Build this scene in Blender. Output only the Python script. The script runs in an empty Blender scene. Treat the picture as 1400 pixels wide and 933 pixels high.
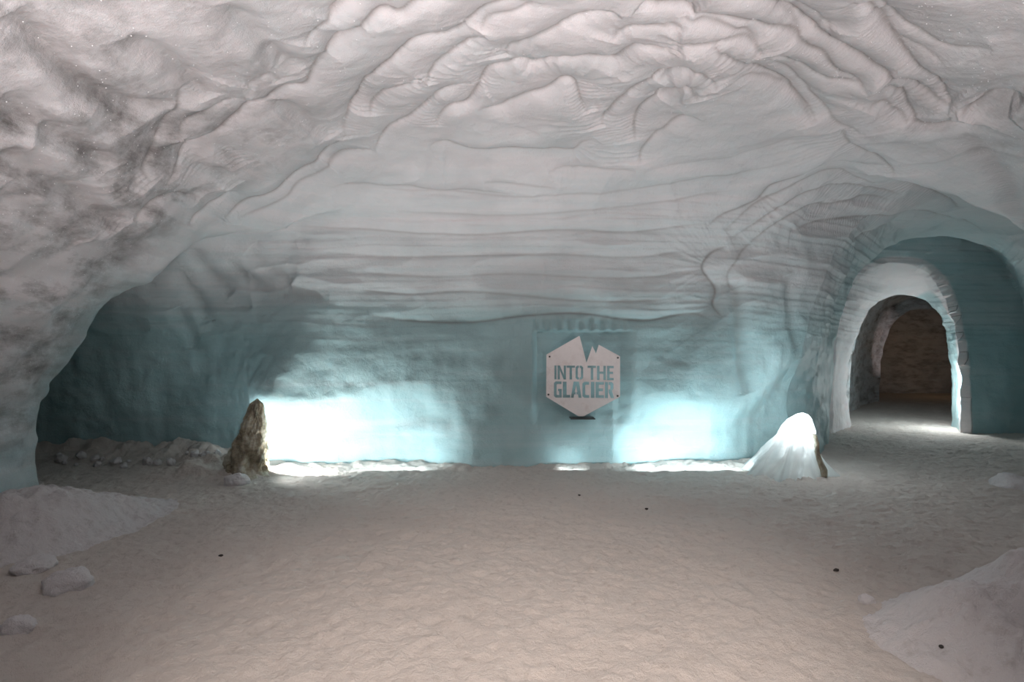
import bpy, bmesh, math, random
import numpy as np
from mathutils import Vector

SC = bpy.context.scene
COL = SC.collection
W, H = 1400, 933
F = 778.0            # focal length in pixels
EYE = np.array([0.0, 0.0, 1.5])
HOR = 480.0          # pixel row of the horizon

# ------------------------------------------------------------------ camera
cam_d = bpy.data.cameras.new('camera')
cam = bpy.data.objects.new('camera', cam_d)
COL.objects.link(cam)
cam.location = EYE
cam.rotation_euler = (math.radians(90), 0, 0)
cam_d.sensor_width = 36
cam_d.lens = 36 * F / W
cam_d.shift_y = (HOR - H / 2) / W
cam_d.clip_start = 0.05
SC.camera = cam

# ------------------------------------------------------------------ world, exposure
wd = bpy.data.worlds.new('world')
SC.world = wd
wd.use_nodes = True
wd.node_tree.nodes['Background'].inputs[0].default_value = (0.6, 0.75, 0.8, 1)
wd.node_tree.nodes['Background'].inputs[1].default_value = 0.004
SC.view_settings.view_transform = 'Standard'
SC.view_settings.look = 'None'
SC.view_settings.exposure = 0.12
SC.view_settings.gamma = 1.0
SC.view_settings.use_curve_mapping = False
SC.cycles.use_denoising = True
SC.cycles.max_bounces = 10
SC.cycles.diffuse_bounces = 6
SC.cycles.sample_clamp_indirect = 6


# ------------------------------------------------------------------ lights
def point(name, loc, col, watt, radius=0.06):
    d = bpy.data.lights.new(name, 'POINT')
    d.energy, d.color, d.shadow_soft_size = watt, col, radius
    o = bpy.data.objects.new(name, d)
    o.location = loc
    COL.objects.link(o)
    return o


def spot(name, loc, aim, col, watt, ang, blend=0.6, radius=0.06):
    d = bpy.data.lights.new(name, 'SPOT')
    d.energy, d.color, d.shadow_soft_size = watt, col, radius
    d.spot_size, d.spot_blend = math.radians(ang), blend
    o = bpy.data.objects.new(name, d)
    o.location = loc
    o.rotation_euler = (Vector(aim) - Vector(loc)).to_track_quat('-Z', 'Y').to_euler()
    COL.objects.link(o)
    return o


def area(name, loc, aim, col, watt, sx, sy):
    d = bpy.data.lights.new(name, 'AREA')
    d.shape, d.size, d.size_y = 'RECTANGLE', sx, sy
    d.energy, d.color = watt, col
    o = bpy.data.objects.new(name, d)
    o.location = loc
    o.rotation_euler = (Vector(aim) - Vector(loc)).to_track_quat('-Z', 'Y').to_euler()
    COL.objects.link(o)
    return o


WARM = (1.0, 0.925, 0.92)
COOL = (0.80, 0.96, 1.0)
spot('light_corridor_left', (-0.9, -0.2, 0.5), (-1.6, 3.2, 3.7), WARM, 960, 82, 1.0, 0.25)
spot('light_corridor_right', (1.6, -0.2, 0.5), (1.85, 3.5, 3.7), WARM, 790, 82, 1.0, 0.25)
spot('light_corridor_floor', (0.2, 0.2, 2.9), (0.15, 2.5, 0.0), (1.0, 0.87, 0.80), 700, 68, 1.0, 0.25)
area('light_wall_left', (-2.6, 6.78, 0.10), (-2.5, 7.35, 0.45), (0.97, 1.0, 0.99), 24, 0.7, 0.1)
area('light_wall_left_end', (-1.5, 6.95, 0.10), (-1.5, 7.5, 0.5), COOL, 8, 1.0, 0.1)
spot('light_wall_left_front', (-2.95, 6.62, 0.35), (-1.9, 6.75, 0.15), (0.97, 1.0, 0.99), 22, 110, 0.8, 0.06)
area('fill_wall_left_back', (-3.35, 6.95, 0.6), (-3.3, 8.0, 1.0), (0.85, 0.97, 1.0), 3.6, 0.4, 0.3)  # added fill, stands in for light leaking through the ice
area('light_sign', (0.75, 7.02, 0.06), (0.75, 7.4, 0.3), COOL, 1.0, 0.3, 0.06)
area('light_wall_right', (2.2, 6.95, 0.10), (2.2, 7.5, 0.5), COOL, 20, 1.3, 0.1)
point('light_fan', (3.52, 7.0, 0.5), (0.95, 0.98, 1.0), 6, 0.05)
point('light_column', (3.62, 6.93, 1.0), (0.88, 0.97, 1.0), 16, 0.05)
point('light_tunnel_mouth', (8.2, 10.78, 0.8), (0.94, 1.0, 1.0), 52, 0.08)
spot('light_tunnel_bend', (12.1, 15.5, 1.2), (10.85, 16.75, 1.7), (1.0, 0.78, 0.75), 22, 66, 0.6)
point('light_tunnel_end', (13.8, 18.2, 1.5), (1.0, 0.62, 0.32), 3, 0.1)


# ------------------------------------------------------------------ noise
def _hash(i, j, k, seed):
    h = (i * 374761393 + j * 668265263 + k * 2147483647 + seed * 974634777) & 0xFFFFFFFF
    h = ((h ^ (h >> 13)) * 1274126177) & 0xFFFFFFFF
    h = ((h ^ (h >> 15)) * 2246822519) & 0xFFFFFFFF
    return ((h ^ (h >> 16)) & 0xFFFFFF) / float(0xFFFFFF)


def vnoise(p, seed=0):
    q = np.floor(p).astype(np.int64)
    f = p - q
    f = f * f * f * (f * (f * 6 - 15) + 10)
    i, j, k = q[:, 0], q[:, 1], q[:, 2]
    fx, fy, fz = f[:, 0], f[:, 1], f[:, 2]
    r = 0
    for a in (0, 1):
        wx = fx if a else 1 - fx
        for b in (0, 1):
            wy = fy if b else 1 - fy
            for c in (0, 1):
                wz = fz if c else 1 - fz
                r = r + wx * wy * wz * _hash(i + a, j + b, k + c, seed)
    return r * 2 - 1


def fbm(p, octv=4, seed=0, gain=0.5):
    a, s, t = 1.0, 0.0, 0.0
    q = np.array(p, float)
    for o in range(octv):
        s = s + a * vnoise(q, seed + o * 17)
        t += a
        a *= gain
        q = q * 2.03 + 11.3
    return s / t


def sstep(a, b, x):
    t = np.clip((x - a) / (b - a), 0, 1)
    return t * t * (3 - 2 * t)


# ------------------------------------------------------------------ shape of the cave (negative inside the air)
def smin(a, b, k):
    h = np.clip(0.5 + 0.5 * (b - a) / k, 0, 1)
    return b + (a - b) * h - k * h * (1 - h)


def smax(a, b, k):
    return -smin(-a, -b, k)


def ell(u, v, a, b, p=2.0):
    """signed distance, roughly, to a superellipse of half axes a, b"""
    u, v = np.abs(u) + 1e-5, np.abs(v) + 1e-5
    g = ((u / a) ** p + (v / b) ** p) ** (1 / p)
    gu = g ** (1 - p) * (u / a) ** (p - 1) / a
    gv = g ** (1 - p) * (v / b) ** (p - 1) / b
    return (g - 1) / np.sqrt(gu * gu + gv * gv + 1e-6)


MOUTH_Y = np.array([6.0, 6.8, 7.3, 7.8, 8.3, 9.3, 10.25, 10.40, 11.3, 12.5])
MOUTH_C = np.array([4.9, 5.2, 5.40, 6.00, 6.25, 7.00, 7.50, 7.05, 7.72, 8.5])
MOUTH_W = np.array([2.8, 2.75, 2.55, 2.10, 1.85, 1.80, 2.00, 1.20, 1.06, 1.0])
MOUTH_H = np.array([3.6, 3.68, 3.62, 3.5, 3.45, 3.4, 3.65, 3.12, 2.60, 2.55])


def cave(x, y, z):
    a = np.where(x < 0, np.interp(y, [-3, 1.5, 4, 5.6, 7], [3.9, 4.1, 4.5, 4.75, 4.9]),
                 np.interp(y, [-3, 2, 5, 7], [4.5, 5.2, 6.5, 6.9]))
    h = np.interp(y, [-3, 2, 5, 7], [3.2, 3.45, 3.75, 3.75])
    cor = ell(x, z, a, h, np.where(x < 0, 2.15, 3.0))
    yb = 7.3 - 0.12 * np.exp(-((x + 0.2) / 1.2) ** 2) - 0.2 * sstep(-2.0, -3.2, x)
    end = y - yb
    cor = smax(cor, end, 1.5)
    cor = np.maximum(cor, -3.0 - y)
    # passage to the left
    hl = np.interp(x, [-9, -6, -4.2, -2.5], [2.3, 2.55, 2.9, 3.3])
    yc = np.interp(x, [-10, -6, -3], [7.1, 7.0, 6.9])
    lp = ell(y - yc, z, 1.15, hl, 2.3)
    lp = smax(lp, x + 3.3 - 0.35 * (z - 1.0), 1.4)
    lp = np.maximum(lp, -9.6 - x)
    f = smin(cor, lp, 0.22 + 0.75 * sstep(6.6, 7.0, y) * sstep(0.7, 1.8, z))
    # vaulted mouth of the tunnel at the right
    c = np.interp(y, MOUTH_Y, MOUTH_C)
    w = np.interp(y, MOUTH_Y, MOUTH_W)
    hm = np.interp(y, MOUTH_Y, MOUTH_H)
    mt = ell(x - c, z, w, hm, 2.7) * 0.85
    mt = smax(mt, 6.3 - y, 0.4)
    mt = np.maximum(mt, y - 12.3)
    f = smin(f, mt, 0.22)
    return f


def cave_grad(p, e=0.01):
    x, y, z = p[:, 0], p[:, 1], p[:, 2]
    g = np.stack([cave(x + e, y, z) - cave(x - e, y, z),
                  cave(x, y + e, z) - cave(x, y - e, z),
                  cave(x, y, z + e) - cave(x, y, z - e)], 1) / (2 * e)
    return g


# ------------------------------------------------------------------ mesh of the cave: surface nets
def surface_nets(lo, hi, st):
    xs = np.arange(lo[0], hi[0], st)
    ys = np.arange(lo[1], hi[1], st)
    zs = np.arange(lo[2], hi[2], st)
    X, Y, Z = np.meshgrid(xs, ys, zs, indexing='ij')
    V = cave(X.ravel(), Y.ravel(), Z.ravel()).reshape(X.shape)
    S = V < 0
    n = np.array(V.shape) - 1
    acc = np.zeros(tuple(n) + (3,), np.float32)
    cnt = np.zeros(tuple(n), np.float32)
    for ax in range(3):
        o = [(0, 0), (0, 1), (1, 0), (1, 1)]
        for (b, c) in o:
            s0 = [slice(None)] * 3
            s1 = [slice(None)] * 3
            oth = [k for k in range(3) if k != ax]
            for k, d in zip(oth, (b, c)):
                s0[k] = s1[k] = slice(d, n[k] + d)
            s0[ax], s1[ax] = slice(0, n[ax]), slice(1, n[ax] + 1)
            va, vb = V[tuple(s0)], V[tuple(s1)]
            m = S[tuple(s0)] != S[tuple(s1)]
            t = np.where(m, va / np.where(m, va - vb, 1), 0)
            cnt += m
            acc[..., ax] += np.where(m, t, 0)
            acc[..., oth[0]] += m * b
            acc[..., oth[1]] += m * c
    act = cnt > 0
    idx = -np.ones(tuple(n), np.int64)
    idx[act] = np.arange(act.sum())
    ii = np.argwhere(act)
    P = (ii + acc[act] / cnt[act][:, None]) * st + np.array(lo)
    quads = []
    for ax in range(3):
        oth = [k for k in range(3) if k != ax]
        s0 = [slice(1, n[k]) for k in range(3)]
        s1 = [slice(1, n[k]) for k in range(3)]
        s0[ax], s1[ax] = slice(0, n[ax]), slice(1, n[ax] + 1)
        m = S[tuple(s0)] != S[tuple(s1)]
        e = np.argwhere(m)
        e[:, oth[0]] += 1
        e[:, oth[1]] += 1
        cs = []
        for (b, c) in ((0, 0), (1, 0), (1, 1), (0, 1)):
            q = e.copy()
            q[:, oth[0]] -= b
            q[:, oth[1]] -= c
            cs.append(idx[q[:, 0], q[:, 1], q[:, 2]])
        quads.append(np.stack(cs, 1))
    Q = np.concatenate(quads)
    Q = Q[(Q >= 0).all(1)]
    return P, Q


def compact(P, Q):
    u, inv = np.unique(Q, return_inverse=True)
    return P[u], inv.reshape(Q.shape), u


def subdivide(P, Q):
    E = np.concatenate([Q[:, [0, 1]], Q[:, [1, 2]], Q[:, [2, 3]], Q[:, [3, 0]]])
    E.sort(1)
    key = E[:, 0] * (len(P) + 1) + E[:, 1]
    uk, first, inv = np.unique(key, return_index=True, return_inverse=True)
    mid = P[E[first]].mean(1)
    cen = P[Q].mean(1)
    n, m = len(Q), len(P)
    e = m + inv.reshape(4, n)
    c = m + len(mid) + np.arange(n)
    R = np.concatenate([np.stack([Q[:, 0], e[0], c, e[3]], 1), np.stack([Q[:, 1], e[1], c, e[0]], 1),
                        np.stack([Q[:, 2], e[2], c, e[1]], 1), np.stack([Q[:, 3], e[3], c, e[2]], 1)])
    return np.concatenate([P, mid, cen]), R


def project(P, it=3):
    P = P.copy()
    for _ in range(it):
        f = cave(P[:, 0], P[:, 1], P[:, 2])
        g = cave_grad(P)
        g2 = (g * g).sum(1) + 1e-6
        P -= np.clip(f / g2, -0.08, 0.08)[:, None] * g
    return P


def mesh_obj(name, P, Q, mat, parent=None, attrs=None, normals=None, smooth=True, mesh_only=False):
    me = bpy.data.meshes.new(name)
    Q = np.asarray(Q)
    nv, nf, k = len(P), len(Q), Q.shape[1]
    me.vertices.add(nv)
    me.vertices.foreach_set('co', np.asarray(P, np.float32).ravel())
    me.loops.add(nf * k)
    me.loops.foreach_set('vertex_index', Q.astype(np.int32).ravel())
    me.polygons.add(nf)
    me.polygons.foreach_set('loop_start', np.arange(0, nf * k, k, dtype=np.int32))
    me.polygons.foreach_set('use_smooth', np.full(nf, smooth))
    me.update(calc_edges=True)
    for an, av in (attrs or {}).items():
        at = me.attributes.new(an, 'FLOAT', 'POINT')
        at.data.foreach_set('value', np.asarray(av, np.float32))
    if normals is not None:
        me.normals_split_custom_set_from_vertices(np.asarray(normals, np.float32))
    if mat:
        me.materials.append(mat)
    if mesh_only:
        return me
    o = bpy.data.objects.new(name, me)
    COL.objects.link(o)
    if parent:
        o.parent = parent
    return o


def vnormals(P, Q):
    a = np.cross(P[Q[:, 2]] - P[Q[:, 0]], P[Q[:, 3]] - P[Q[:, 1]])
    N = np.zeros_like(P)
    for k in range(4):
        for ax in range(3):
            N[:, ax] += np.bincount(Q[:, k], a[:, ax], len(P))
    return N / (np.linalg.norm(N, axis=1, keepdims=True) + 1e-12)


# ------------------------------------------------------------------ rays onto the bare cave shape
def ray(px, py):
    d = np.stack([(np.asarray(px) - W / 2) / F, np.ones_like(np.asarray(px, float)), (HOR - np.asarray(py)) / F], 1)
    return d / np.linalg.norm(d, axis=1, keepdims=True)


def hit(px, py):
    d = ray(px, py)
    t = np.full(len(d), 0.8)
    for _ in range(140):
        p = EYE + d * t[:, None]
        f = cave(p[:, 0], p[:, 1], p[:, 2])
        t += np.clip(-f * 0.7, -0.3, 0.5)
    return EYE + d * t[:, None]


def catmull(pts, step=4.0):
    pts = np.asarray(pts, float)
    q = np.vstack([2 * pts[0] - pts[1], pts, 2 * pts[-1] - pts[-2]])
    out = []
    for i in range(1, len(q) - 2):
        n = max(2, int(np.linalg.norm(q[i + 1] - q[i]) / step))
        t = np.linspace(0, 1, n, endpoint=False)[:, None]
        out.append(0.5 * (2 * q[i] + (q[i + 1] - q[i - 1]) * t + (2 * q[i - 1] - 5 * q[i] + 4 * q[i + 1] - q[i + 2]) * t ** 2
                          + (3 * q[i] - q[i - 1] - 3 * q[i + 1] + q[i + 2]) * t ** 3))
    out.append(pts[-1:])
    return np.vstack(out)


# ------------------------------------------------------------------ the melt ridges of the ice: (sheet, kind, strength, points)
# kind 'u': the ice above the line draws back from it, 'd': below the line, 's': a soft furrow
SHEET = {1: (0, 0, .36443), 2: (450, 0, .36443), 3: (900, 0, .36443), 4: (0, 330, .3752), 5: (300, 400, .32857),
         7: (940, 330, .3752), 0: (0, 0, 1)}
RIDGES = [
 (1, 's', 1.1, "60,60 130,150 220,250 320,335 420,395 520,430 600,445 680,440"),
 (1, 's', .9, "460,150 540,195 640,245 710,300 760,360 800,400"),
 (1, 's', .9, "0,400 60,425 150,470 230,520 330,575 420,640"),
 (1, 's', 1.2, "0,590 100,630 200,700 290,740 360,790 440,830"),
 (1, 's', .7, "0,720 120,790 220,850 300,900"),
 (1, 'd', .8, "700,360 690,430 680,470 640,530 600,590 550,650 570,690"),
 (1, 'u', .7, "690,560 720,500 790,460 860,425 940,415"),
 (1, 'u', 1.0, "620,710 690,640 760,590 830,535 900,475 950,430 1020,400 1080,350 1150,325 1190,270 1240,215 1310,165 1372,130"),
 (1, 'u', .8, "480,810 560,760 640,735 700,745 760,760"),
 (1, 'u', .7, "700,840 760,800 840,770 900,730"),
 (1, 'u', .9, "840,835 930,785 1010,760 1060,735 1110,700 1180,660 1250,600 1300,545"),
 (1, 'u', .6, "900,830 1000,800 1080,760 1130,715 1200,680 1300,610 1372,595"),
 (1, 's', .8, "840,20 950,130 1040,230 1130,290"),  # band of shadow, put in as a darkened furrow
 (1, 's', .7, "1040,400 1130,460 1250,540"),  # lower stretch of the same shadow band, also a darkened furrow
 (1, 'u', .8, "1150,190 1200,140 1290,80 1372,30"),
 (1, 'u', .5, "1300,545 1300,490 1330,430 1372,350"),
 (1, 's', .6, "680,560 720,600 760,640 840,670 880,700"),
 (1, 'u', .5, "930,350 1010,300 1060,330"),
 (1, 's', .5, "760,620 830,560 900,640"),
 (2, 'u', .8, "0,110 60,70 130,20 160,0"),
 (2, 'u', 1.1, "0,225 50,180 120,130 180,85 230,75 270,80 330,50 410,30 470,0"),
 (2, 'u', 1.0, "60,530 80,470 120,400 140,330 180,290 250,240 320,190 380,180 440,180 500,150 560,110 610,70 680,40 780,0"),
 (2, 'u', .9, "370,325 380,295 430,255 510,215 580,185 610,175"),
 (2, 'u', .7, "570,150 600,115 680,85 740,60 775,30"),
 (2, 'u', .9, "160,460 180,410 230,365 300,340 370,320"),
 (2, 'u', .8, "170,580 200,540 240,500 310,460 370,410 410,365 480,350 540,340"),
 (2, 'u', 1.2, "400,490 420,450 460,425 520,410 560,360 600,310 660,295 700,285 740,290 770,300 840,280 920,270 1000,260 1070,262 1110,235 1150,215 1210,210 1300,215 1340,210"),
 (2, 'u', .9, "665,270 670,240 700,220 760,190 830,160 900,130 1000,110 1100,100"),
 (2, 'u', .9, "560,425 640,430 690,410 750,385 810,370 870,345 920,350 945,400 970,440"),
 (2, 'u', .7, "0,650 60,610 130,590 180,580"),
 (2, 'd', .7, "370,560 440,545 520,565 620,570 720,565 820,570 910,575 950,550 1000,530"),
 (2, 'u', 1.0, "1030,490 1030,460 1080,400 1130,360 1200,320 1280,290 1372,270"),
 (2, 'u', 1.0, "1150,540 1145,490 1165,440 1220,400 1290,360 1340,350 1372,360"),
 (2, 'u', .8, "1170,610 1170,580 1200,540 1260,500 1320,470 1372,450"),
 (2, 'u', 1.2, "1150,70 1220,85 1300,100 1372,110"),
 (2, 'u', .9, "1170,0 1220,20 1300,30 1372,35"),
 (2, 'u', .8, "1060,190 1110,160 1180,148 1260,145 1340,150"),
 (2, 'd', .4, "580,690 660,690 760,700 860,710"),
 (2, 'd', .5, "0,715 80,700 200,710 300,710 420,735 520,725 700,735"),
 (2, 'd', .5, "820,650 880,635 1000,640 1080,640 1150,635"),
 (3, 'u', 1.0, "0,85 70,100 150,120 220,135 330,150 400,175 470,190 520,215 560,240 610,260 650,300 720,340 780,365 800,365"),
 (3, 'u', 1.5, "180,0 280,35 380,65 430,105 480,140 540,185 600,210 660,240 730,270 790,300 850,330 900,370 960,400 1050,430 1130,440"),
 (3, 'u', .5, "430,115 480,160 520,215"),
 (3, 'u', .6, "0,35 80,38 150,25 210,35"),
 (3, 'u', .8, "75,215 90,190 150,185 240,180 310,185 360,210 390,245"),
 (3, 'u', .7, "80,130 170,135 250,155 320,175 370,210"),
 (3, 'u', 1.0, "200,185 230,210 270,240 330,285 390,330 450,360 500,400 550,440 590,470"),
 (3, 'u', .8, "330,265 400,265 470,275 540,310 590,330 680,345 770,360"),
 (3, 'u', .7, "400,270 470,320 540,380 600,430 640,455 680,490 720,500 760,520"),
 (3, 'u', .6, "220,340 260,335 320,325 380,340 440,365 490,390 540,440 580,475"),
 (3, 'u', .8, "0,320 60,285 110,275 160,275 190,310 220,340"),
 (3, 'u', .7, "0,400 60,365 110,350 150,380"),
 (3, 'd', .9, "690,500 700,540 750,575 810,605 860,635 920,680 1000,715 1080,760 1130,790"),
 (3, 'u', 1.2, "800,365 850,380 900,410 930,450 980,490 1040,500 1100,490 1180,485 1240,460"),
 (3, 'u', .7, "780,440 830,420 870,440 930,480"),
 (3, 'u', .6, "400,0 440,40 500,90 570,130 620,180 660,215"),
 (3, 'u', 1.3, "690,0 740,40 760,90 800,130 830,190 870,230 920,280 980,330 1030,380 1080,430 1130,440"),
 (3, 'd', 1.3, "1130,440 1180,420 1240,395 1310,385 1372,390"),
 (3, 'u', .8, "740,0 800,60 840,120 880,175 950,200 1000,225 1060,240 1150,230 1250,215"),
 (3, 'u', .5, "820,120 830,170 860,220 920,240 1000,265 1070,285"),
 (3, 'd', .8, "180,860 230,820 300,790 380,760 420,710 500,680 580,650 680,630 780,640 860,640"),
 (3, 'd', .7, "250,870 320,810 380,770 470,730 560,690 660,665 740,670 800,690 870,680"),
 (3, 'd', .7, "270,900 340,860 440,800 540,750 640,715 750,710 850,730 920,740"),
 (3, 'd', .7, "330,930 430,860 520,810 600,780 700,770 800,755 880,760"),
 (3, 'd', .7, "500,870 600,840 720,830 850,820 960,810 1060,810 1150,840 1250,880"),
 (3, 'd', .5, "730,910 800,880 880,850 910,820"),
 (3, 's', .6, "1150,510 1200,580 1260,640 1310,720 1350,820 1370,880"),
 (3, 's', .5, "700,70 690,130 660,190"),
 (4, 's', .6, "700,20 720,80 760,120 790,150 840,200"),
 (4, 's', .6, "830,60 880,120 950,180 1050,190 1200,205"),
 (4, 's', .5, "900,30 960,80 1010,110 1060,160"),
 (4, 's', .5, "650,90 680,150 720,220 760,300"),
 (4, 's', .4, "640,240 690,330 700,400"),
 (0, 'd', .9, "500,430 560,438 640,440 730,430 800,428 880,438 945,428 980,440"),
 (0, 'd', .5, "470,395 560,402 640,398 760,408 860,412 950,405"),
 (0, 'd', .5, "440,345 520,352 640,350 760,348 860,352 950,343"),
 (0, 'd', .4, "460,372 600,378 700,374 850,380 960,372"),
 (0, 'd', .5, "400,310 520,318 640,322 760,315 860,318 980,305"),
 (0, 'd', .4, "540,290 640,296 760,292 900,280 1010,262"),
 (0, 'd', .4, "500,262 620,268 720,270 860,262 1000,240 1100,215"),
 (0, 'd', .3, "880,232 960,222 1040,205 1110,185"),
 (7, 'u', .9, "150,20 90,50 60,100 110,170 100,230 130,280"),
 (7, 'u', .6, "240,10 190,60 150,120 170,180"),
 (7, 's', .9, "175,140 190,300 210,450 225,560"),
 (7, 's', .5, "370,120 375,250 400,380 410,430"),
 (5, 's', .35, "350,655 440,640 540,610 660,570 760,545 830,535 940,530 1000,560"),
 (5, 's', .3, "480,720 640,690 780,660 900,620 1000,585"),
]

print('cave: nets')
P0, Q0 = surface_nets((-9.9, -3.3, -0.4), (9.6, 11.6, 4.1), 0.06)
cen = P0[Q0].mean(1)
Q0 = Q0[(cen[:, 2] > -0.22) & (cen[:, 1] < 11.35)]
cen = P0[Q0].mean(1)
# consistent facing: towards the air
nrm = np.cross(P0[Q0[:, 2]] - P0[Q0[:, 0]], P0[Q0[:, 3]] - P0[Q0[:, 1]])
flip = (nrm * cave_grad(cen)).sum(1) > 0
Q0[flip] = Q0[flip][:, ::-1]
# fine where the camera looks, coarse behind it
vis = (cen[:, 1] > 1.3)
Pa, Qa, _ = compact(P0, Q0[vis])
Pb, Qb, _ = compact(P0, Q0[~vis])
Pa = project(Pa, 2)
Pa, Qa = subdivide(Pa, Qa)
Pa, Qa = subdivide(Pa, Qa)
Pa = project(Pa, 2)
print('cave verts', len(Pa), len(Qa))

G = cave_grad(Pa)
G /= np.linalg.norm(G, axis=1, keepdims=True) + 1e-9
x, y, z = Pa.T
near_cam = sstep(6.6, 5.2, y)
# broad undulation
D = 0.07 * fbm(Pa * 0.9, 3, 5) + 0.045 * fbm(Pa * np.array([1.9, 1.9, 2.6]), 3, 9)
# scallops of melted ice, stretched along the layers
sc_ = 1 - np.abs(vnoise(Pa * np.array([1.3, 1.3, 3.2]) + 0.5 * fbm(Pa * 0.8, 2, 3)[:, None], 21))
D += 0.035 * (sc_ ** 2 - 0.5) * sstep(1.2, 2.2, z)
# layered ledges
zz = z + 0.06 * fbm(Pa * np.array([0.5, 0.5, 0.9]), 3, 31) + 0.03 * x * sstep(0, 4, x)
for per, amp, sd in ((0.21, 0.016, 41), (0.083, 0.007, 43)):
    ph = zz / per + 0.35 * fbm(Pa * 0.7, 2, sd)
    fr = ph - np.floor(ph)
    lev = _hash(np.floor(ph).astype(np.int64), np.full(len(ph), sd), np.zeros(len(ph), np.int64), 1)
    D += amp * (0.4 + lev) * (fr ** 1.5 - 0.4 - 0.9 * sstep(0.88, 1.0, fr)) * sstep(1.3, 2.3, z) * (1 - 0.55 * near_cam) * sstep(0.9, 0.6, np.abs(G[:, 2]))
# fine roughness
D += 0.006 * fbm(Pa * 9.0, 3, 51)
D += 0.13 * fbm(Pa * np.array([1.2, 1.2, 2.0]), 3, 57) * sstep(-2.2, -3.2, x) * sstep(6.4, 5.9, y)
D += 0.05 * fbm(Pa * np.array([2.2, 2.2, 0.5]), 3, 53) * sstep(1.9, 1.2, z) * sstep(6.2, 6.9, y)

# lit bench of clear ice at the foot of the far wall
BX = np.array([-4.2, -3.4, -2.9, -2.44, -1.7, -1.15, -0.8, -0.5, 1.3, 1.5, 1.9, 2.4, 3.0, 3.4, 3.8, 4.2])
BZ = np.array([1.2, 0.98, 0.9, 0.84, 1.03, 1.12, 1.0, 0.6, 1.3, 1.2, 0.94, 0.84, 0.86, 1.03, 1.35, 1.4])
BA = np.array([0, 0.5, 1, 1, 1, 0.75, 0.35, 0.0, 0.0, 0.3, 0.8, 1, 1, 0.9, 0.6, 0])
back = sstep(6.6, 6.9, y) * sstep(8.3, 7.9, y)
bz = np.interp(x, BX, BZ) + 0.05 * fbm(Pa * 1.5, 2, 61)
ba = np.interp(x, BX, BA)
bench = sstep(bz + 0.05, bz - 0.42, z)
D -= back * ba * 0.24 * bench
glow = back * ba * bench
# niche cut for the sign, with fluted top
sx0, sx1, sz0, sz1 = 0.30, 1.42, 0.62, 1.74
nic = sstep(sx0 - 0.05, sx0 + 0.03, x) * sstep(sx1 + 0.2, sx1 - 0.05, x) * sstep(0.5, 1.0, z) * back
flz = sz1 + 0.018 * np.abs(np.sin((x - sx0) * math.pi / 0.145))
D -= 0.12 * nic * sstep(flz + 0.015, flz - 0.015, z)
fl = nic * sstep(sz1 + 0.24, sz1 + 0.05, z) * sstep(flz - 0.02, flz + 0.01, z)
D -= fl * 0.05 * (0.35 + np.abs(np.cos((x - sx0) * math.pi / 0.145)) ** 3)

dirt_shade = np.zeros(len(Pa))  # dark tone of the creases: ash lines plus painted soft shade
print('ridges')
for sheet, kind, amp, txt in RIDGES:
    ox, oy, s = SHEET[sheet]
    pts = np.array([[float(v) for v in w.split(',')] for w in txt.split()]) * s + np.array([ox, oy])
    c = catmull(pts, 3.0)
    # a little natural waver
    r3 = hit(c[:, 0], c[:, 1])
    brk = np.where(np.linalg.norm(np.diff(r3, axis=0), axis=1) > 0.30)[0] + 1
    for seg in np.split(np.arange(len(c)), brk):
        if len(seg) < 5:
            continue
        K = r3[seg]
        T = np.gradient(K, axis=0)
        T /= np.linalg.norm(T, axis=1, keepdims=True) + 1e-9
        N = cave_grad(K)
        N /= np.linalg.norm(N, axis=1, keepdims=True) + 1e-9
        B = np.cross(T, N)
        q = K + B * 0.05
        pv = HOR - F * (q[:, 2] - EYE[2]) / q[:, 1]
        if np.mean(pv - c[seg, 1]) > 0:
            B = -B                                     # B now points up in the view
        if kind == 'd':
            B = -B
        R = 0.75
        lo, hi = K.min(0) - R, K.max(0) + R
        ids = np.where(((Pa > lo) & (Pa < hi)).all(1))[0]
        arc = np.concatenate([[0], np.cumsum(np.linalg.norm(np.diff(K, axis=0), axis=1))])
        env = np.clip(np.minimum(arc, arc[-1] - arc) / max(0.22 * arc[-1], 0.02), 0, 1)
        env = (env * (2 - env)) ** 0.8
        dist = float(np.linalg.norm(K.mean(0) - EYE))
        sc = np.clip(dist / 5.0, 0.6, 1.2)
        for ch in np.array_split(ids, max(1, len(ids) * len(K) // 4000000 + 1)):
            if not len(ch):
                continue
            p = Pa[ch]
            d2 = (p * p).sum(1)[:, None] + (K * K).sum(1)[None] - 2 * p @ K.T
            k = d2.argmin(1)
            dv = p - K[k]
            u = (dv * B[k]).sum(1)
            tn = (dv * T[k]).sum(1)
            e = env[k] * np.exp(-(tn / 0.06) ** 2) * np.exp(-((dv * N[k]).sum(1) / 0.25) ** 2)
            if kind == 's':
                D[ch] -= 0.09 * amp * sc * e * np.exp(-(u / (0.10 * sc)) ** 2)
                dirt_shade[ch] = np.maximum(dirt_shade[ch], 0.35 * amp * e * np.exp(-(u / 0.07) ** 2))
            else:
                L = 0.2 * sc
                st = 0.5 + 0.5 * np.tanh(u / 0.016)
                uu = np.abs(u)
                D[ch] -= amp * sc * e * 0.085 * np.where(u > 0, np.exp(-uu / L), np.exp(-uu / (0.35 * L)))
                dirt_shade[ch] = np.maximum(dirt_shade[ch], min(1, amp) * e * (0.75 * np.exp(-((u - 0.004) / 0.014) ** 2) + 0.22 * st * np.exp(-uu / (0.4 * L))))  # thin ash line, then soft shade painted on the drawn-back side

Pa = Pa - G * D[:, None]
Na = vnormals(Pa, Qa)
ch_ = Pa[Qa].mean(1)


# ------------------------------------------------------------------ materials
def nodes(name):
    m = bpy.data.materials.new(name)
    m.use_nodes = True
    nt = m.node_tree
    return m, nt, nt.nodes, nt.links, nt.nodes['Principled BSDF']


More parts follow.
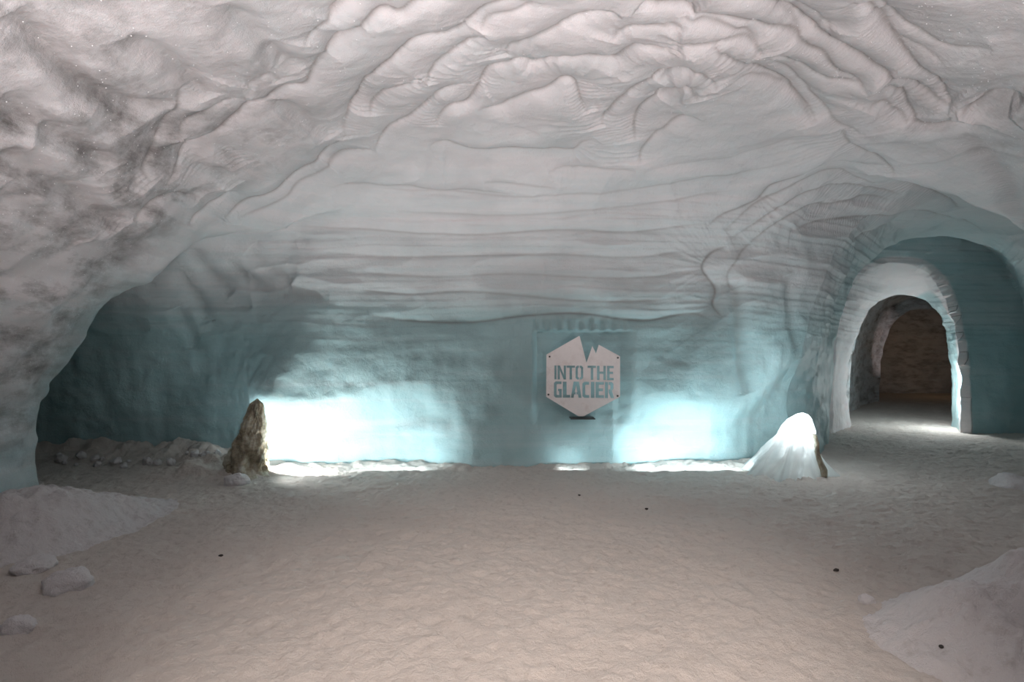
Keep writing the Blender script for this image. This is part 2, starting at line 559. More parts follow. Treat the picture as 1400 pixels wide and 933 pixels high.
def ramp(nt, inp, stops):
    r = nt.nodes.new('ShaderNodeValToRGB')
    while len(r.color_ramp.elements) < len(stops):
        r.color_ramp.elements.new(0.5)
    for e, (p, c) in zip(r.color_ramp.elements, stops):
        e.position = p
        e.color = (*c, 1) if len(c) == 3 else c
    nt.links.new(inp, r.inputs[0])
    return r.outputs[0]


def math_n(nt, op, a, b=None, c=None, clamp=False):
    n = nt.nodes.new('ShaderNodeMath')
    n.operation = op
    n.use_clamp = clamp
    for i, v in enumerate((a, b, c)):
        if v is None:
            continue
        if isinstance(v, (int, float)):
            n.inputs[i].default_value = v
        else:
            nt.links.new(v, n.inputs[i])
    return n.outputs[0]


def mix(nt, fac, a, b, typ='MIX'):
    n = nt.nodes.new('ShaderNodeMix')
    n.data_type = 'RGBA'
    n.blend_type = typ
    for i, v in ((0, fac), (6, a), (7, b)):
        if isinstance(v, (int, float)):
            n.inputs[i].default_value = v
        elif isinstance(v, tuple):
            n.inputs[i].default_value = (*v, 1)
        else:
            nt.links.new(v, n.inputs[i])
    return n.outputs[2]


def noise(nt, vec, scale, detail=4, rough=0.55, mapscale=None):
    if mapscale:
        mp = nt.nodes.new('ShaderNodeMapping')
        mp.inputs['Scale'].default_value = mapscale
        nt.links.new(vec, mp.inputs[0])
        vec = mp.outputs[0]
    n = nt.nodes.new('ShaderNodeTexNoise')
    n.inputs['Scale'].default_value = scale
    n.inputs['Detail'].default_value = detail
    n.inputs['Roughness'].default_value = rough
    nt.links.new(vec, n.inputs['Vector'])
    return n.outputs[0]


def objco(nt):
    return nt.nodes.new('ShaderNodeTexCoord').outputs['Object']


def attr(nt, name):
    n = nt.nodes.new('ShaderNodeAttribute')
    n.attribute_name = name
    return n.outputs['Fac']


def bump(nt, height, strength, dist, bsdf):
    b = nt.nodes.new('ShaderNodeBump')
    b.inputs['Strength'].default_value = strength
    b.inputs['Distance'].default_value = dist
    nt.links.new(height, b.inputs['Height'])
    nt.links.new(b.outputs[0], bsdf.inputs['Normal'])


def ice_material(name, firn, blue, sss=0.35):
    m, nt, N, L, b = nodes(name)
    co = objco(nt)
    n1 = noise(nt, co, 1.3, 4)
    strata = noise(nt, co, 1.0, 5, 0.6, (0.35, 0.35, 9.0))
    clear = math_n(nt, 'ADD', attr(nt, 'clear'), math_n(nt, 'MULTIPLY', math_n(nt, 'SUBTRACT', strata, 0.5), 0.85), clamp=True)
    c = mix(nt, clear, firn, blue)
    g = math_n(nt, 'MULTIPLY_ADD', n1, 0.35, 0.83)
    gg = nt.nodes.new('ShaderNodeCombineColor')
    for i in range(3):
        L.new(g, gg.inputs[i])
    c = mix(nt, 1.0, c, gg.outputs[0], 'MULTIPLY')
    c = mix(nt, math_n(nt, 'MULTIPLY', attr(nt, 'dirt_shade'), 0.8, clamp=True), c, (0.20, 0.18, 0.17))
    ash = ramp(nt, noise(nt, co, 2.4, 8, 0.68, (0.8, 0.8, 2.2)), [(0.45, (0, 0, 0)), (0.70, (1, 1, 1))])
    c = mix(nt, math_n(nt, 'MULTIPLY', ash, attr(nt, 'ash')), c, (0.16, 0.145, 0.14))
    L.new(c, b.inputs['Base Color'])
    b.inputs['Roughness'].default_value = 0.42
    b.inputs['IOR'].default_value = 1.31
    b.inputs['Subsurface Weight'].default_value = sss
    b.inputs['Subsurface Radius'].default_value = (0.45, 0.85, 1.0)
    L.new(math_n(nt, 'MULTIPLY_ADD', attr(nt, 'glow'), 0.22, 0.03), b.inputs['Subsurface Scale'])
    h = math_n(nt, 'ADD', noise(nt, co, 26, 6, 0.65), math_n(nt, 'MULTIPLY', noise(nt, co, 140, 3, 0.7), 0.5))
    bump(nt, h, 0.75, 0.014, b)
    return m


ICE = ice_material('ice', (0.665, 0.64, 0.65), (0.35, 0.50, 0.52))

clear = sstep(4.6, 6.6, y + 0.25 * fbm(Pa * 0.8, 2, 71)) * (0.32 + 0.68 * sstep(2.5, 1.7, z)) * sstep(4.5, 2.5, z)
clear = np.maximum(clear, 0.8 * sstep(6.4, 9.5, y + 0.5 * fbm(Pa * 0.9, 3, 72)) * sstep(1.5, 3.5, np.abs(x - 0.5)))
clear = np.maximum(clear, 0.55 * sstep(1.4, 0.5, z))
clear *= np.where(y > 9.9, sstep(-0.01, 0.05, ell(x - 7.06, z, 1.29, 3.2, 2.7)), 1)  # ring kept pale, mouth around it darker: its lit look put into the colour
ash = sstep(-0.9, -3.0, x) * sstep(6.1, 5.2, y) * sstep(0.3, 1.0, z)
ash = np.maximum(ash, 0.5 * sstep(3.0, 3.6, x) * sstep(6.0, 5.0, y))


def region(c):
    x, y, z = c.T
    r = np.full(len(c), 0)                                                  # wall_back
    r[(x < -2.4) & (y < 5.95) & (z < 2.75) | (x < -3.9) & (y < 6.6) & (z < 2.4)] = 1   # wall_left
    r[(x > 3.4) & (y > 6.2) | (x > 4.2) & (z < 2.3)] = 2                    # wall_right
    top = (z > 2.9 + 0.12 * np.sin(2 * x)) & (y < 6.1)
    r[top] = 3                                                              # ceiling
    r[(r == 0) & (y < 5.7)] = 3
    return r


reg = region(ch_)
for k, nm in enumerate(('wall_back', 'wall_left', 'wall_right', 'ceiling')):
    sel = Qa[reg == k]
    if not len(sel):
        continue
    p, q, u = compact(Pa, sel)
    o = mesh_obj(nm, p, q, ICE, attrs={'dirt_shade': dirt_shade[u], 'clear': clear[u], 'ash': ash[u], 'glow': glow[u]}, normals=Na[u])
    o['kind'] = 'structure'
    print(nm, len(q))
nb = len(Pb)
o = mesh_obj('wall_rear', Pb, Qb, ICE, attrs={'dirt_shade': np.zeros(nb), 'clear': np.zeros(nb), 'ash': np.zeros(nb)})
o['kind'] = 'structure'

# ------------------------------------------------------------------ the tunnel beyond its mouth
TY = np.array([11.2, 11.32, 11.6, 13.5, 15.5, 16.6, 16.72, 16.86, 17.0, 18.5, 20.2])
TC = np.array([7.66, 7.76, 7.95, 9.4, 10.95, 11.95, 12.05, 12.15, 12.3, 13.0, 13.6])
TW = np.array([1.10, 1.06, 1.35, 1.45, 1.45, 1.36, 1.25, 1.27, 1.9, 2.3, 2.4])
TH = np.array([2.70, 2.66, 2.95, 3.0, 3.05, 3.05, 2.72, 2.72, 3.0, 3.1, 3.1])
ts = np.concatenate([np.linspace(11.2, 16.5, 110), np.linspace(16.55, 17.1, 34), np.linspace(17.2, 20.2, 50)])
an = np.linspace(-0.12, math.pi + 0.12, 110)
A, T_ = np.meshgrid(an, ts)
pw = 2 / 2.7
cx = np.sign(np.cos(A)) * np.abs(np.cos(A)) ** pw
cz = np.sign(np.sin(A)) * np.abs(np.sin(A)) ** pw
tp = np.stack([np.interp(T_, TY, TC) + np.interp(T_, TY, TW) * cx, T_, np.interp(T_, TY, TH) * cz], -1).reshape(-1, 3)
rad = np.stack([cx, 0 * cx, cz], -1).reshape(-1, 3)
tp += rad * (0.07 * fbm(tp * 1.5, 3, 81) + 0.03 * fbm(tp * 5, 3, 83))[:, None]
nt_, na_ = T_.shape
i = np.arange(nt_ - 1)[:, None] * na_ + np.arange(na_ - 1)[None]
tq = np.stack([i, i + 1, i + na_ + 1, i + na_], -1).reshape(-1, 4)
o = mesh_obj('wall_tunnel', tp, tq, ICE, attrs={'dirt_shade': np.zeros(len(tp)), 'clear': np.full(len(tp), 0.3), 'ash': np.full(len(tp), 1.0)})
o['kind'] = 'structure'
# far end of the tunnel
gx, gz = np.meshgrid(np.linspace(10, 17.5, 90), np.linspace(-0.3, 3.6, 60))
ep = np.stack([gx.ravel(), np.full(gx.size, 20.0), gz.ravel()], 1)
ep[:, 1] += 0.25 * fbm(ep * 0.9, 4, 91)
i = np.arange(59)[:, None] * 90 + np.arange(89)[None]
eq = np.stack([i, i + 1, i + 91, i + 90], -1).reshape(-1, 4)
o = mesh_obj('wall_tunnel_end', ep, eq, ICE, attrs={'dirt_shade': np.zeros(len(ep)), 'clear': np.zeros(len(ep)), 'ash': np.full(len(ep), 0.8)})
o['kind'] = 'structure'


# ------------------------------------------------------------------ snow floor
def snow_material(name, col=(0.62, 0.57, 0.53)):
    m, nt, N, L, b = nodes(name)
    co = objco(nt)
    n1 = noise(nt, co, 0.9, 5)
    n2 = noise(nt, co, 14, 6, 0.65)
    c = mix(nt, n1, tuple(v * 0.86 for v in col), tuple(min(1, v * 1.12) for v in col))
    d = ramp(nt, n2, [(0.28, (1, 1, 1)), (0.46, (0, 0, 0))])
    c = mix(nt, math_n(nt, 'MULTIPLY', d, 0.35), c, (0.30, 0.26, 0.23))
    L.new(c, b.inputs['Base Color'])
    b.inputs['Roughness'].default_value = 0.75
    b.inputs['IOR'].default_value = 1.31
    b.inputs['Subsurface Weight'].default_value = 0.2
    b.inputs['Subsurface Radius'].default_value = (0.8, 0.9, 1.0)
    b.inputs['Subsurface Scale'].default_value = 0.02
    h = math_n(nt, 'ADD', math_n(nt, 'MULTIPLY', noise(nt, co, 30, 6, 0.7), 1.0), math_n(nt, 'MULTIPLY', noise(nt, co, 160, 3, 0.7), 0.35))
    bump(nt, h, 0.9, 0.035, b)
    return m


SNOW = snow_material('trodden_snow')
LUMP = snow_material('lump_snow', (0.72, 0.70, 0.71))
BANK = snow_material('bank_snow', (0.68, 0.66, 0.665))


def floor_z(x, y):
    p = np.stack([x, y, np.zeros_like(x)], 1)
    dist = -cave(x, y, np.full_like(x, 0.05))
    z = 0.03 * fbm(p * 0.7, 3, 101) + 0.022 * fbm(p * 3.1, 3, 103)
    # footprints and clods
    z += 0.014 * fbm(p * 9.0, 3, 105) + 0.015 * fbm(p * 22.0, 2, 107)
    far_left = sstep(-2.6, -3.4, x) * sstep(6.3, 6.9, y)
    ridge = np.exp(-(np.clip(dist, 0, 3) / 0.22) ** 2)
    z += ridge * (0.05 + 0.04 * fbm(p * 5, 2, 109)) * sstep(8.5, 7.8, y)
    z += far_left * np.exp(-((dist - 0.15) / 0.3) ** 2) * (0.17 + 0.14 * fbm(p * 6, 3, 111))
    return z


def axis(pieces):
    out = [pieces[0][0]]
    for a, b, st in pieces:
        out += list(np.linspace(a, b, max(1, int(round((b - a) / st))) + 1)[1:])
    return np.array(out)


fx = axis([(-9.8, -5.6, 0.06), (-5.6, 6.2, 0.02), (6.2, 9.0, 0.03), (9.0, 16.5, 0.08)])
fy = axis([(-3.2, 1.6, 0.2), (1.6, 2.2, 0.03), (2.2, 8.6, 0.02), (8.6, 12, 0.03), (12, 20.4, 0.08)])
gx, gy = np.meshgrid(fx, fy)
fp = np.stack([gx.ravel(), gy.ravel(), floor_z(gx.ravel(), gy.ravel())], 1)
i = np.arange(len(fy) - 1)[:, None] * len(fx) + np.arange(len(fx) - 1)[None]
fq = np.stack([i, i + 1, i + len(fx) + 1, i + len(fx)], -1).reshape(-1, 4)
# keep what lies in the cave
c = fp[fq].mean(1)
inside = np.where(c[:, 1] < 11.2, cave(c[:, 0], c[:, 1], np.full(len(c), 0.02)) < 0.2,
                  np.abs(c[:, 0] - np.interp(c[:, 1], TY, TC)) < np.interp(c[:, 1], TY, TW) + 0.2)
fp, fq, _ = compact(fp, fq[inside])
o = mesh_obj('floor', fp, fq, SNOW)
o['kind'] = 'structure'
print('floor', len(fq))


# ------------------------------------------------------------------ the sign
def pix(px, py, Y):
    return np.array([(px - W / 2) / F * Y, Y, EYE[2] + (HOR - py) / F * Y])


def thing(name, label, cat, loc=(0, 0, 0), group=None):
    o = bpy.data.objects.new(name, None)
    o.empty_display_size = 0.1
    COL.objects.link(o)
    o.location = loc
    tag(o, label, cat, group)
    return o


def tag(o, label, cat, group=None):
    o['label'], o['category'] = label, cat
    if group:
        o['group'] = group
    return o


def steel_material(name, base, rust, metal=0.45, rough=0.5):
    m, nt, N, L, b = nodes(name)
    co = objco(nt)
    n1 = noise(nt, co, 5, 6, 0.65)
    n2 = noise(nt, co, 14, 4, 0.6, (1, 1, 0.35))
    r = ramp(nt, n1, [(0.50, (0, 0, 0)), (0.75, (1, 1, 1))])
    c = mix(nt, math_n(nt, 'MULTIPLY', r, 0.55), base, rust)
    c = mix(nt, math_n(nt, 'MULTIPLY', n2, 0.25), c, (0.36, 0.35, 0.36))
    L.new(c, b.inputs['Base Color'])
    b.inputs['Metallic'].default_value = metal
    b.inputs['Roughness'].default_value = rough
    bump(nt, noise(nt, co, 60, 4, 0.6), 0.15, 0.003, b)
    return m


PLATE = steel_material('weathered_plate', (0.90, 0.84, 0.83), (0.58, 0.44, 0.40), 0.1)
DARK = steel_material('dark_steel', (0.07, 0.07, 0.07), (0.10, 0.07, 0.05), 0.7, 0.5)

SY = 7.10
sign = thing('wall_sign', 'hexagonal brushed metal sign with a cracked top, fixed on the ice wall', 'sign', tuple(pix(797, 515, SY)))
SO = pix(797, 515, SY)


def splines_to_mesh(name, polys, depth):
    cu = bpy.data.curves.new(name, 'CURVE')
    cu.dimensions, cu.fill_mode, cu.extrude = '2D', 'BOTH', depth / 2
    for pl in polys:
        sp = cu.splines.new('POLY')
        sp.points.add(len(pl) - 1)
        for q, (u, v) in zip(sp.points, pl):
            q.co = (u, v, 0, 1)
        sp.use_cyclic_u = True
    t = bpy.data.objects.new(name, cu)
    COL.objects.link(t)
    bpy.context.view_layer.update()
    me = bpy.data.meshes.new_from_object(t.evaluated_get(bpy.context.evaluated_depsgraph_get()))
    bpy.data.objects.remove(t)
    me.name = name
    return me


def uv_big(u, v):                                    # outline drawing units to sign plane metres
    return ((730 + u / 6.437 - 797) / F * SY, (515 - (440 + v / 6.437)) / F * SY)


def uv_let(u, v):
    return ((752 + u / 15.217 - 797) / F * SY, (515 - (494 + (v + (u - 90) * 0.008) / 15.217)) / F * SY)


def P2(txt, fn):
    return [fn(*[float(k) for k in w.split(',')]) for w in txt.split()]


OUT = "110,290 398,126 404,134 462,362 514,215 546,280 570,203 757,305 757,662 445,828 432,833 395,833 380,826 108,662"
LETTERS = [
 "90,90 137,90 137,380 90,380",
 "155,90 207,90 285,280 285,90 332,90 332,380 282,380 205,190 205,380 155,380",
 "345,90 520,90 520,135 458,135 458,380 405,380 405,135 345,135",
 "565,90 602,90 602,135 590,135 578,150 578,320 590,337 602,337 602,380 565,380 530,345 530,125",
 "616,90 655,90 690,125 690,345 655,380 616,380 616,337 630,337 642,320 642,150 630,135 616,135",
 "780,90 955,90 955,135 900,135 900,385 845,385 845,135 780,135",
 "975,90 1030,90 1030,210 1108,210 1108,90 1162,90 1162,388 1108,388 1108,258 1030,258 1030,388 975,388",
 "1185,90 1325,90 1325,138 1240,138 1240,212 1312,212 1312,258 1240,258 1240,342 1325,342 1325,390 1185,390",
 "115,420 240,420 240,478 150,478 138,492 138,690 150,702 188,702 188,625 165,625 165,575 245,575 245,760 115,760 80,725 80,455",
 "265,425 345,425 345,700 420,700 420,760 265,760",
 "490,422 602,422 657,760 592,760 580,690 548,690 548,640 567,640 541,500 515,640 535,640 535,690 503,690 492,760 430,760",
 "710,425 815,425 815,487 745,487 733,500 733,685 745,700 815,700 815,760 710,760 672,725 672,460",
 "848,425 926,425 926,760 848,760",
 "945,425 1122,425 1122,485 1015,485 1015,560 1102,560 1102,620 1015,620 1015,700 1122,700 1122,760 945,760",
 "1140,425 1206,425 1206,762 1140,762",
 "1217,425 1285,425 1320,462 1320,565 1288,608 1335,762 1266,762 1217,640 1217,580 1240,580 1254,566 1254,500 1240,486 1217,486",
]
polys = [P2(OUT, uv_big)] + [P2(t, uv_let) for t in LETTERS]
me = splines_to_mesh('plate', polys, 0.012)
me.materials.clear()
me.materials.append(PLATE)
pl = bpy.data.objects.new('plate', me)
COL.objects.link(pl)
pl.parent = sign
pl.rotation_euler = (math.radians(90), 0, 0)
pl['label'] = 'brushed metal plate with the words INTO THE GLACIER cut through it'


def lathe(name, prof, mat, parent=None, n=20, axis='Z', smooth=True):
    """profile of (radius, height) turned about an axis"""
    vs, fs = [], []
    for r, h in prof:
        for k in range(n):
            a = 2 * math.pi * k / n
            vs.append({'Z': (r * math.cos(a), r * math.sin(a), h), 'Y': (r * math.cos(a), h, r * math.sin(a))}[axis])
    for j in range(len(prof) - 1):
        for k in range(n):
            fs.append((j * n + k, j * n + (k + 1) % n, (j + 1) * n + (k + 1) % n, (j + 1) * n + k))
    fs.append(tuple(range(n)))
    fs.append(tuple(range((len(prof) - 1) * n, len(prof) * n)))
    me = bpy.data.meshes.new(name)
    me.from_pydata(vs, [], fs)
    bm = bmesh.new()
    bm.from_mesh(me)
    bmesh.ops.recalc_face_normals(bm, faces=bm.faces)
    bm.to_mesh(me)
    bm.free()
    me.materials.append(mat)
    o = bpy.data.objects.new(name, me)
    COL.objects.link(o)
    if parent:
        o.parent = parent
    return o


for u, v in ((137, 308), (737, 318), (127, 642), (735, 654)):
    bx_, bz_ = uv_big(u, v)
    b_ = lathe('bolt', [(0.002, -0.020), (0.010, -0.019), (0.012, -0.015), (0.012, -0.007), (0.006, -0.006), (0.006, 0.26)], DARK, sign, 16, 'Y')
    b_.location = (bx_, 0, bz_)
# dark bar standing in for the shadowed slot in the ice below the plate
bm = bmesh.new()
bmesh.ops.create_cube(bm, size=1, matrix=__import__('mathutils').Matrix.Diagonal((0.31, 0.22, 0.013, 1)))
bmesh.ops.bevel(bm, geom=bm.edges, offset=0.004, segments=2, affect='EDGES')
me = bpy.data.meshes.new('slot_shadow')
bm.to_mesh(me)
bm.free()
me.materials.append(DARK)
o = bpy.data.objects.new('slot_shadow', me)
COL.objects.link(o)
o.parent = sign
o.location = (0, 0.09, pix(797, 573, SY)[2] - SO[2])
o['label'] = 'dark bar standing in for the shadowed slot in the ice just below the plate'


# ------------------------------------------------------------------ lumps of ice and snow
def icosphere(sub):
    bm = bmesh.new()
    bmesh.ops.create_icosphere(bm, subdivisions=sub, radius=1)
    P = np.array([v.co[:] for v in bm.verts])
    Q = np.array([[v.index for v in f.verts] for f in bm.faces])
    bm.free()
    return P, Q


ICO3, ICO4, ICO6 = icosphere(3), icosphere(4), icosphere(6)


def lump(name, ico, size, seed, mat, rough=0.35, freq=1.4, fine=0.08, cuts=7):
    P, Q = ico
    d = 1 + rough * fbm(P * freq + seed * 7.3, 3, seed) + fine * fbm(P * freq * 4 + seed, 3, seed + 5)
    # a few broken flat faces
    rnd = np.random.RandomState(seed)
    V = P * d[:, None]
    for _ in range(cuts):
        n = rnd.normal(size=3)
        n /= np.linalg.norm(n)
        h = (V @ n)
        V = V - np.clip(h - rnd.uniform(0.72, 0.92), 0, 1)[:, None] * n * 0.8
    V = V * np.array(size)
    me_o = mesh_obj(name, V, Q, mat)
    return me_o


CHUNK = ice_material('chunk_ice', (0.70, 0.67, 0.68), (0.45, 0.58, 0.60))


def floor_at(x, y):
    return float(floor_z(np.array([x]), np.array([y]))[0])


def ground(px, py):
    Y = F * EYE[2] / (py - HOR)
    return (px - W / 2) / F * Y, Y


HEAPS = []


def mound(name, cx, cy, rx, ry, h, seed, mat, rot=0.0, n=150, lumps=0.35, freq=2.2):
    """a heap of shovelled snow that runs out to nothing on the floor"""
    u = np.linspace(-1, 1, n)
    U, V = np.meshgrid(u, u)
    r = np.sqrt(U * U + V * V)
    X = cx + U * rx * math.cos(rot) - V * ry * math.sin(rot)
    Y = cy + U * rx * math.sin(rot) + V * ry * math.cos(rot)
    p = np.stack([X.ravel(), Y.ravel(), np.full(X.size, seed * 1.0)], 1)
    rr = r.ravel() + 0.16 * fbm(p * 1.6, 3, seed + 2)
    base = np.clip(1 - rr ** 2, 0, 1) ** 1.7
    z = h * base * (1 + lumps * fbm(p * freq, 3, seed) + 0.22 * np.abs(fbm(p * 5.5, 3, seed + 3))) + 0.010 * fbm(p * 16, 3, seed + 4) * np.minimum(base * 4, 1)
    z = floor_z(X.ravel(), Y.ravel()) + z - 0.02 * (base < 0.005)
    i = np.arange(n - 1)[:, None] * n + np.arange(n - 1)[None]
    q = np.stack([i, i + 1, i + n + 1, i + n], -1).reshape(-1, 4)
    P = np.stack([X.ravel(), Y.ravel(), z], 1)
    keep = (base[q].max(1) > 0) & (cave(P[q].mean(1)[:, 0], P[q].mean(1)[:, 1], P[q].mean(1)[:, 2]) < 0.12)
    P, q, _ = compact(P, q[keep])
    HEAPS.append(P)
    o = mesh_obj(name, P - np.array([cx, cy, 0]), q, mat)
    o.location = (cx, cy, 0)
    return o


tag(mound('snow_mound', 3.6, 2.95, 1.8, 0.95, 0.60, 3, BANK, 0.12, 190, 0.45, 1.9),
    'broad lumpy white snow mound spreading over the floor at the right', 'snow mound')
tag(mound('snow_bank', -4.05, 4.5, 1.35, 0.8, 0.36, 14, BANK, 1.0, 170, 0.4, 2.0),
    'grey lumpy snow bank heaped against the foot of the left ice wall', 'snow bank')

def rest(px, py):
    """the point of the snow surface, mounds included, that shows at a pixel"""
    X, Y = ground(px, py)
    Z = floor_at(X, Y)
    for _ in range(12):
        Z = floor_at(X, Y)
        for m in HEAPS:
            v = m[((m[:, :2] - (X, Y)) ** 2).sum(1).argmin()]
            if math.hypot(v[0] - X, v[1] - Y) < 0.04:
                Z = max(Z, v[2])
        Yn = (EYE[2] - Z) * F / (py - HOR)
        Y = 0.5 * (Y + Yn)
        X = (px - W / 2) / F * Y
    return X, Y, Z


for px, py, w, h, sd, lab in (
        (94, 800, 0.16, 0.10, 3, 'largest rounded white snow lump at the foot of the left ice wall'),
        (87, 722, 0.07, 0.06, 4, 'small upright snow lump nearest the dark side passage on the left bank'),
        (24, 858, 0.09, 0.07, 6, 'snow lump lowest on the left bank, close to the picture corner'),
        (47, 775, 0.15, 0.08, 8, 'low grey snow lump on the left bank right against the wall'),
        (1185, 822, 0.05, 0.045, 9, 'single white snow crumb at the toe of the snow mound on the right'),
        (1385, 664, 0.22, 0.14, 11, 'pale snow lump alone on the floor by the dark wall beside the tunnel'),
):
    X, Y, Z = rest(px, py)
    o = lump('snow_lump', ICO4, (w, w * 0.85, h), sd, LUMP, 0.25, 1.3, 0.10, 0)
    o.location = (X, Y, Z - h * 0.12)
    o.rotation_euler = (0, 0, sd)
    tag(o, lab, 'snow lump')


# clods ploughed up along the wall of the side passage
rnd = random.Random(5)
proto = [lump('snow_clod', ICO3, (0.06, 0.055, 0.05), 20 + k, BANK, 0.4, 1.6) for k in range(4)]
for k in range(27):
    t = (k + rnd.uniform(-0.06, 0.06)) / 26
    px = 112 + 215 * t
    X = -6.1 + 2.8 * t
    Y = 7.62 - 0.62 * t + rnd.uniform(-0.16, 0.12)
    o = proto[k] if k < 4 else proto[k % 4].copy()
    if k >= 4:
        COL.objects.link(o)
    s_ = rnd.uniform(0.55, 0.85) * (1.4 if k % 2 else 0.8)
    o.scale = (s_, s_, s_)
    o.location = (X, Y, floor_at(X, Y) + 0.025 * s_)
    o.rotation_euler = (rnd.uniform(0, 6), rnd.uniform(0, 6), rnd.uniform(0, 6))
    tag(o, 'rough snow clod in the row along the dark side passage wall', 'snow clod', 'snow clods along the side passage wall')


def dirty_material():
    m, nt, N, L, b = nodes('dirty_ice')
    co = objco(nt)
    c = ramp(nt, noise(nt, co, 5, 7, 0.65), [(0.35, (0.13, 0.11, 0.08)), (0.5, (0.34, 0.30, 0.22)), (0.66, (0.55, 0.55, 0.48))])
    L.new(c, b.inputs['Base Color'])
    b.inputs['Roughness'].default_value = 0.5
    b.inputs['Subsurface Weight'].default_value = 0.5
    b.inputs['Subsurface Radius'].default_value = (1.0, 0.85, 0.6)
    b.inputs['Subsurface Scale'].default_value = 0.08
    bump(nt, noise(nt, co, 22, 6, 0.65), 0.6, 0.02, b)
    return m


DIRTY = dirty_material()


def boulder(name, loc, prof, seed, mat, flutes=0.0, squash=1.0, nz=90, na=120, lean=0.0, rough=1.0):
    """upright mass of ice: radius by height, roughened; flutes run down and outwards"""
    hs, rs = np.array(prof).T
    z = np.linspace(hs[0], hs[-1], nz)
    a = np.linspace(0, 2 * math.pi, na, endpoint=False)
    A, Z = np.meshgrid(a, z)
    r = np.interp(Z, hs, rs)
    p = np.stack([np.cos(A), np.sin(A) * squash, Z * 2 * rough], -1).reshape(-1, 3)
    k = (1 + 0.28 * rough * fbm(p * 1.6 + seed, 3, seed) + 0.12 * rough * fbm(p * 4.5, 3, seed + 1)).reshape(A.shape)
    if flutes:
        q = np.stack([np.cos(A) * 4.5, np.sin(A) * 4.5, Z * 0.8], -1).reshape(-1, 3)
        k = k * 0.75 + 0.25 + flutes * np.abs(fbm(q * 1.5, 2, seed + 9)).reshape(A.shape)
    X, Y = r * k * np.cos(A) + lean * Z, r * k * np.sin(A) * squash
    P = np.stack([X, Y, Z], -1).reshape(-1, 3)
    i = np.arange(nz - 1)[:, None] * na
    j = np.arange(na)[None]
    jn = (j + 1) % na
    q = np.stack([i + j, i + jn, i + na + jn, i + na + j], -1).reshape(-1, 4)
    o = mesh_obj(name, P, q, mat)
    o.location = loc
    return o


X, Y = ground(333, 652)
blk = boulder('ice_block', (X, 6.80, -0.05), [(0, 0.27), (0.2, 0.22), (0.5, 0.17), (0.75, 0.12), (0.92, 0.07), (0.98, 0.005)], 38, DIRTY, 0, 0.8, lean=0.16, rough=1.5, nz=130, na=170)
tag(blk, 'dirty yellow-brown upright ice block shielding the brightest wall light', 'ice block')
lp_ = lump('snow_lump', ICO4, (0.13, 0.11, 0.10), 37, LUMP, 0.25, 1.3, 0.10, 0)
lp_.location = (X + 0.12, 6.36, floor_at(X + 0.12, 6.36) + 0.03)
tag(lp_, 'white snow lump at the base of the dirty ice block', 'snow lump')

CLEARICE = ice_material('clear_ice', (0.80, 0.84, 0.84), (0.62, 0.76, 0.80))
nt = CLEARICE.node_tree
tr = nt.nodes.new('ShaderNodeBsdfTranslucent')
tr.inputs[0].default_value = (0.86, 0.92, 0.93, 1)
mx = nt.nodes.new('ShaderNodeMixShader')
mx.inputs[0].default_value = 0.65
nt.links.new(nt.nodes['Principled BSDF'].outputs[0], mx.inputs[1])
nt.links.new(tr.outputs[0], mx.inputs[2])
nt.links.new(mx.outputs[0], nt.nodes['Material Output'].inputs[0])
nt.nodes['Principled BSDF'].inputs['Subsurface Weight'].default_value = 0
fan = boulder('ice_mound', (3.34, 7.0, -0.04), [(0, 0.46), (0.10, 0.38), (0.25, 0.29), (0.45, 0.21), (0.60, 0.15), (0.70, 0.10), (0.76, 0.05), (0.78, 0.005)], 45, CLEARICE, 0.6, 0.85, lean=0.30, rough=1.0)
tag(fan, 'glowing fluted mound of clear ice at the foot of the column beside the tunnel', 'ice mound')
vs, fs = [], []
cr = [(3.66, 6.66, 0.0, 0.035), (3.66, 6.68, 0.10, 0.045), (3.63, 6.71, 0.20, 0.035), (3.62, 6.74, 0.30, 0.025), (3.64, 6.77, 0.40, 0.016), (3.63, 6.81, 0.50, 0.006)]
for x_, y_, z_, w_ in cr:
    for dx, dy in ((-w_, 0), (0, -0.03), (w_, 0.0), (0, 0.08)):
        vs.append((x_ + dx - 3.34, y_ + dy - 7.0, z_ + 0.04))
for j in range(len(cr) - 1):
    for k in range(4):
        fs.append((j * 4 + k, j * 4 + (k + 1) % 4, j * 4 + 4 + (k + 1) % 4, j * 4 + 4 + k))
me = bpy.data.meshes.new('dirt_seam')
me.from_pydata(vs, [], fs)
me.materials.append(DIRTY)
for pgn in me.polygons:
    pgn.use_smooth = True
o = bpy.data.objects.new('dirt_seam', me)
COL.objects.link(o)
o.parent = fan
o['label'] = 'brown dirty seam running up the clear ice'

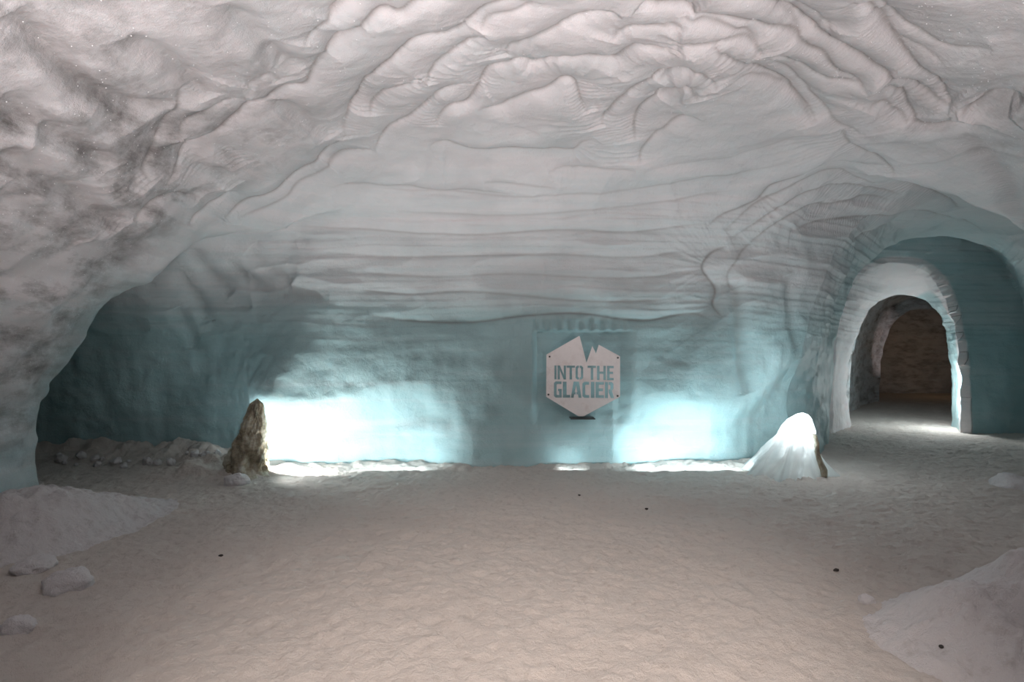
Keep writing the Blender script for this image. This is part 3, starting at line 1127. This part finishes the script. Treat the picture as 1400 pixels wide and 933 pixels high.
m_, nt__, N_, L_, b_ = nodes('ash_stone')
b_.inputs['Base Color'].default_value = (0.035, 0.03, 0.028, 1)
b_.inputs['Roughness'].default_value = 0.8
for px, py, w, sd, lab in (
        (302, 761, 0.016, 51, 'small black cinder on the snow floor towards the left bank'),
        (884, 697, 0.016, 52, 'small black cinder on the snow floor in front of the bright wall'),
        (1287, 886, 0.013, 53, 'small black cinder lying in the snow mound'),
        (1143, 781, 0.018, 54, 'flat dark cinder on the snow floor short of the snow mound'),
        (792, 678, 0.014, 55, 'tiny dark cinder on the floor below the sign'),
):
    X, Y, z0 = rest(px, py)
    o = lump('cinder', ICO3, (w, w * 0.7, w * 0.6), sd, m_, 0.4)
    o.location = (X, Y, z0 + w * 0.4)
    tag(o, lab, 'cinder')

# ------------------------------------------------------------------ white specks added to stand in for glints on the near ice
rs_ = np.random.RandomState(8)
sel = np.where((Pa[:, 1] < 5.6) & (Pa[:, 1] > 1.6) & (Pa[:, 2] > 1.2))[0]
wgt = np.clip(np.abs(Pa[sel, 0]) - 0.6, 0.15, 2)
pick = rs_.choice(sel, 3200, p=wgt / wgt.sum())
oct_ = np.array([(1, 0, 0), (-1, 0, 0), (0, 1, 0), (0, -1, 0), (0, 0, 1), (0, 0, -1)], float)
of_ = np.array([(0, 2, 4), (2, 1, 4), (1, 3, 4), (3, 0, 4), (2, 0, 5), (1, 2, 5), (3, 1, 5), (0, 3, 5)])
sz = rs_.uniform(0.0012, 0.0045, 3200)
V_ = (Pa[pick][:, None, :] - 0.001 * G[pick][:, None, :] + oct_[None] * sz[:, None, None]).reshape(-1, 3)
Fc = (of_[None] + 6 * np.arange(3200)[:, None, None]).reshape(-1, 3)
m_, nt__, N_, L_, b_ = nodes('glints')
b_.inputs['Base Color'].default_value = (0.98, 0.98, 1.0, 1)
b_.inputs['Roughness'].default_value = 0.25
o = mesh_obj('glints', V_, Fc, m_, smooth=False)
o['kind'] = 'stuff'
tag(o, 'fine white specks added as glints on the near ice ceiling and walls', 'glints')
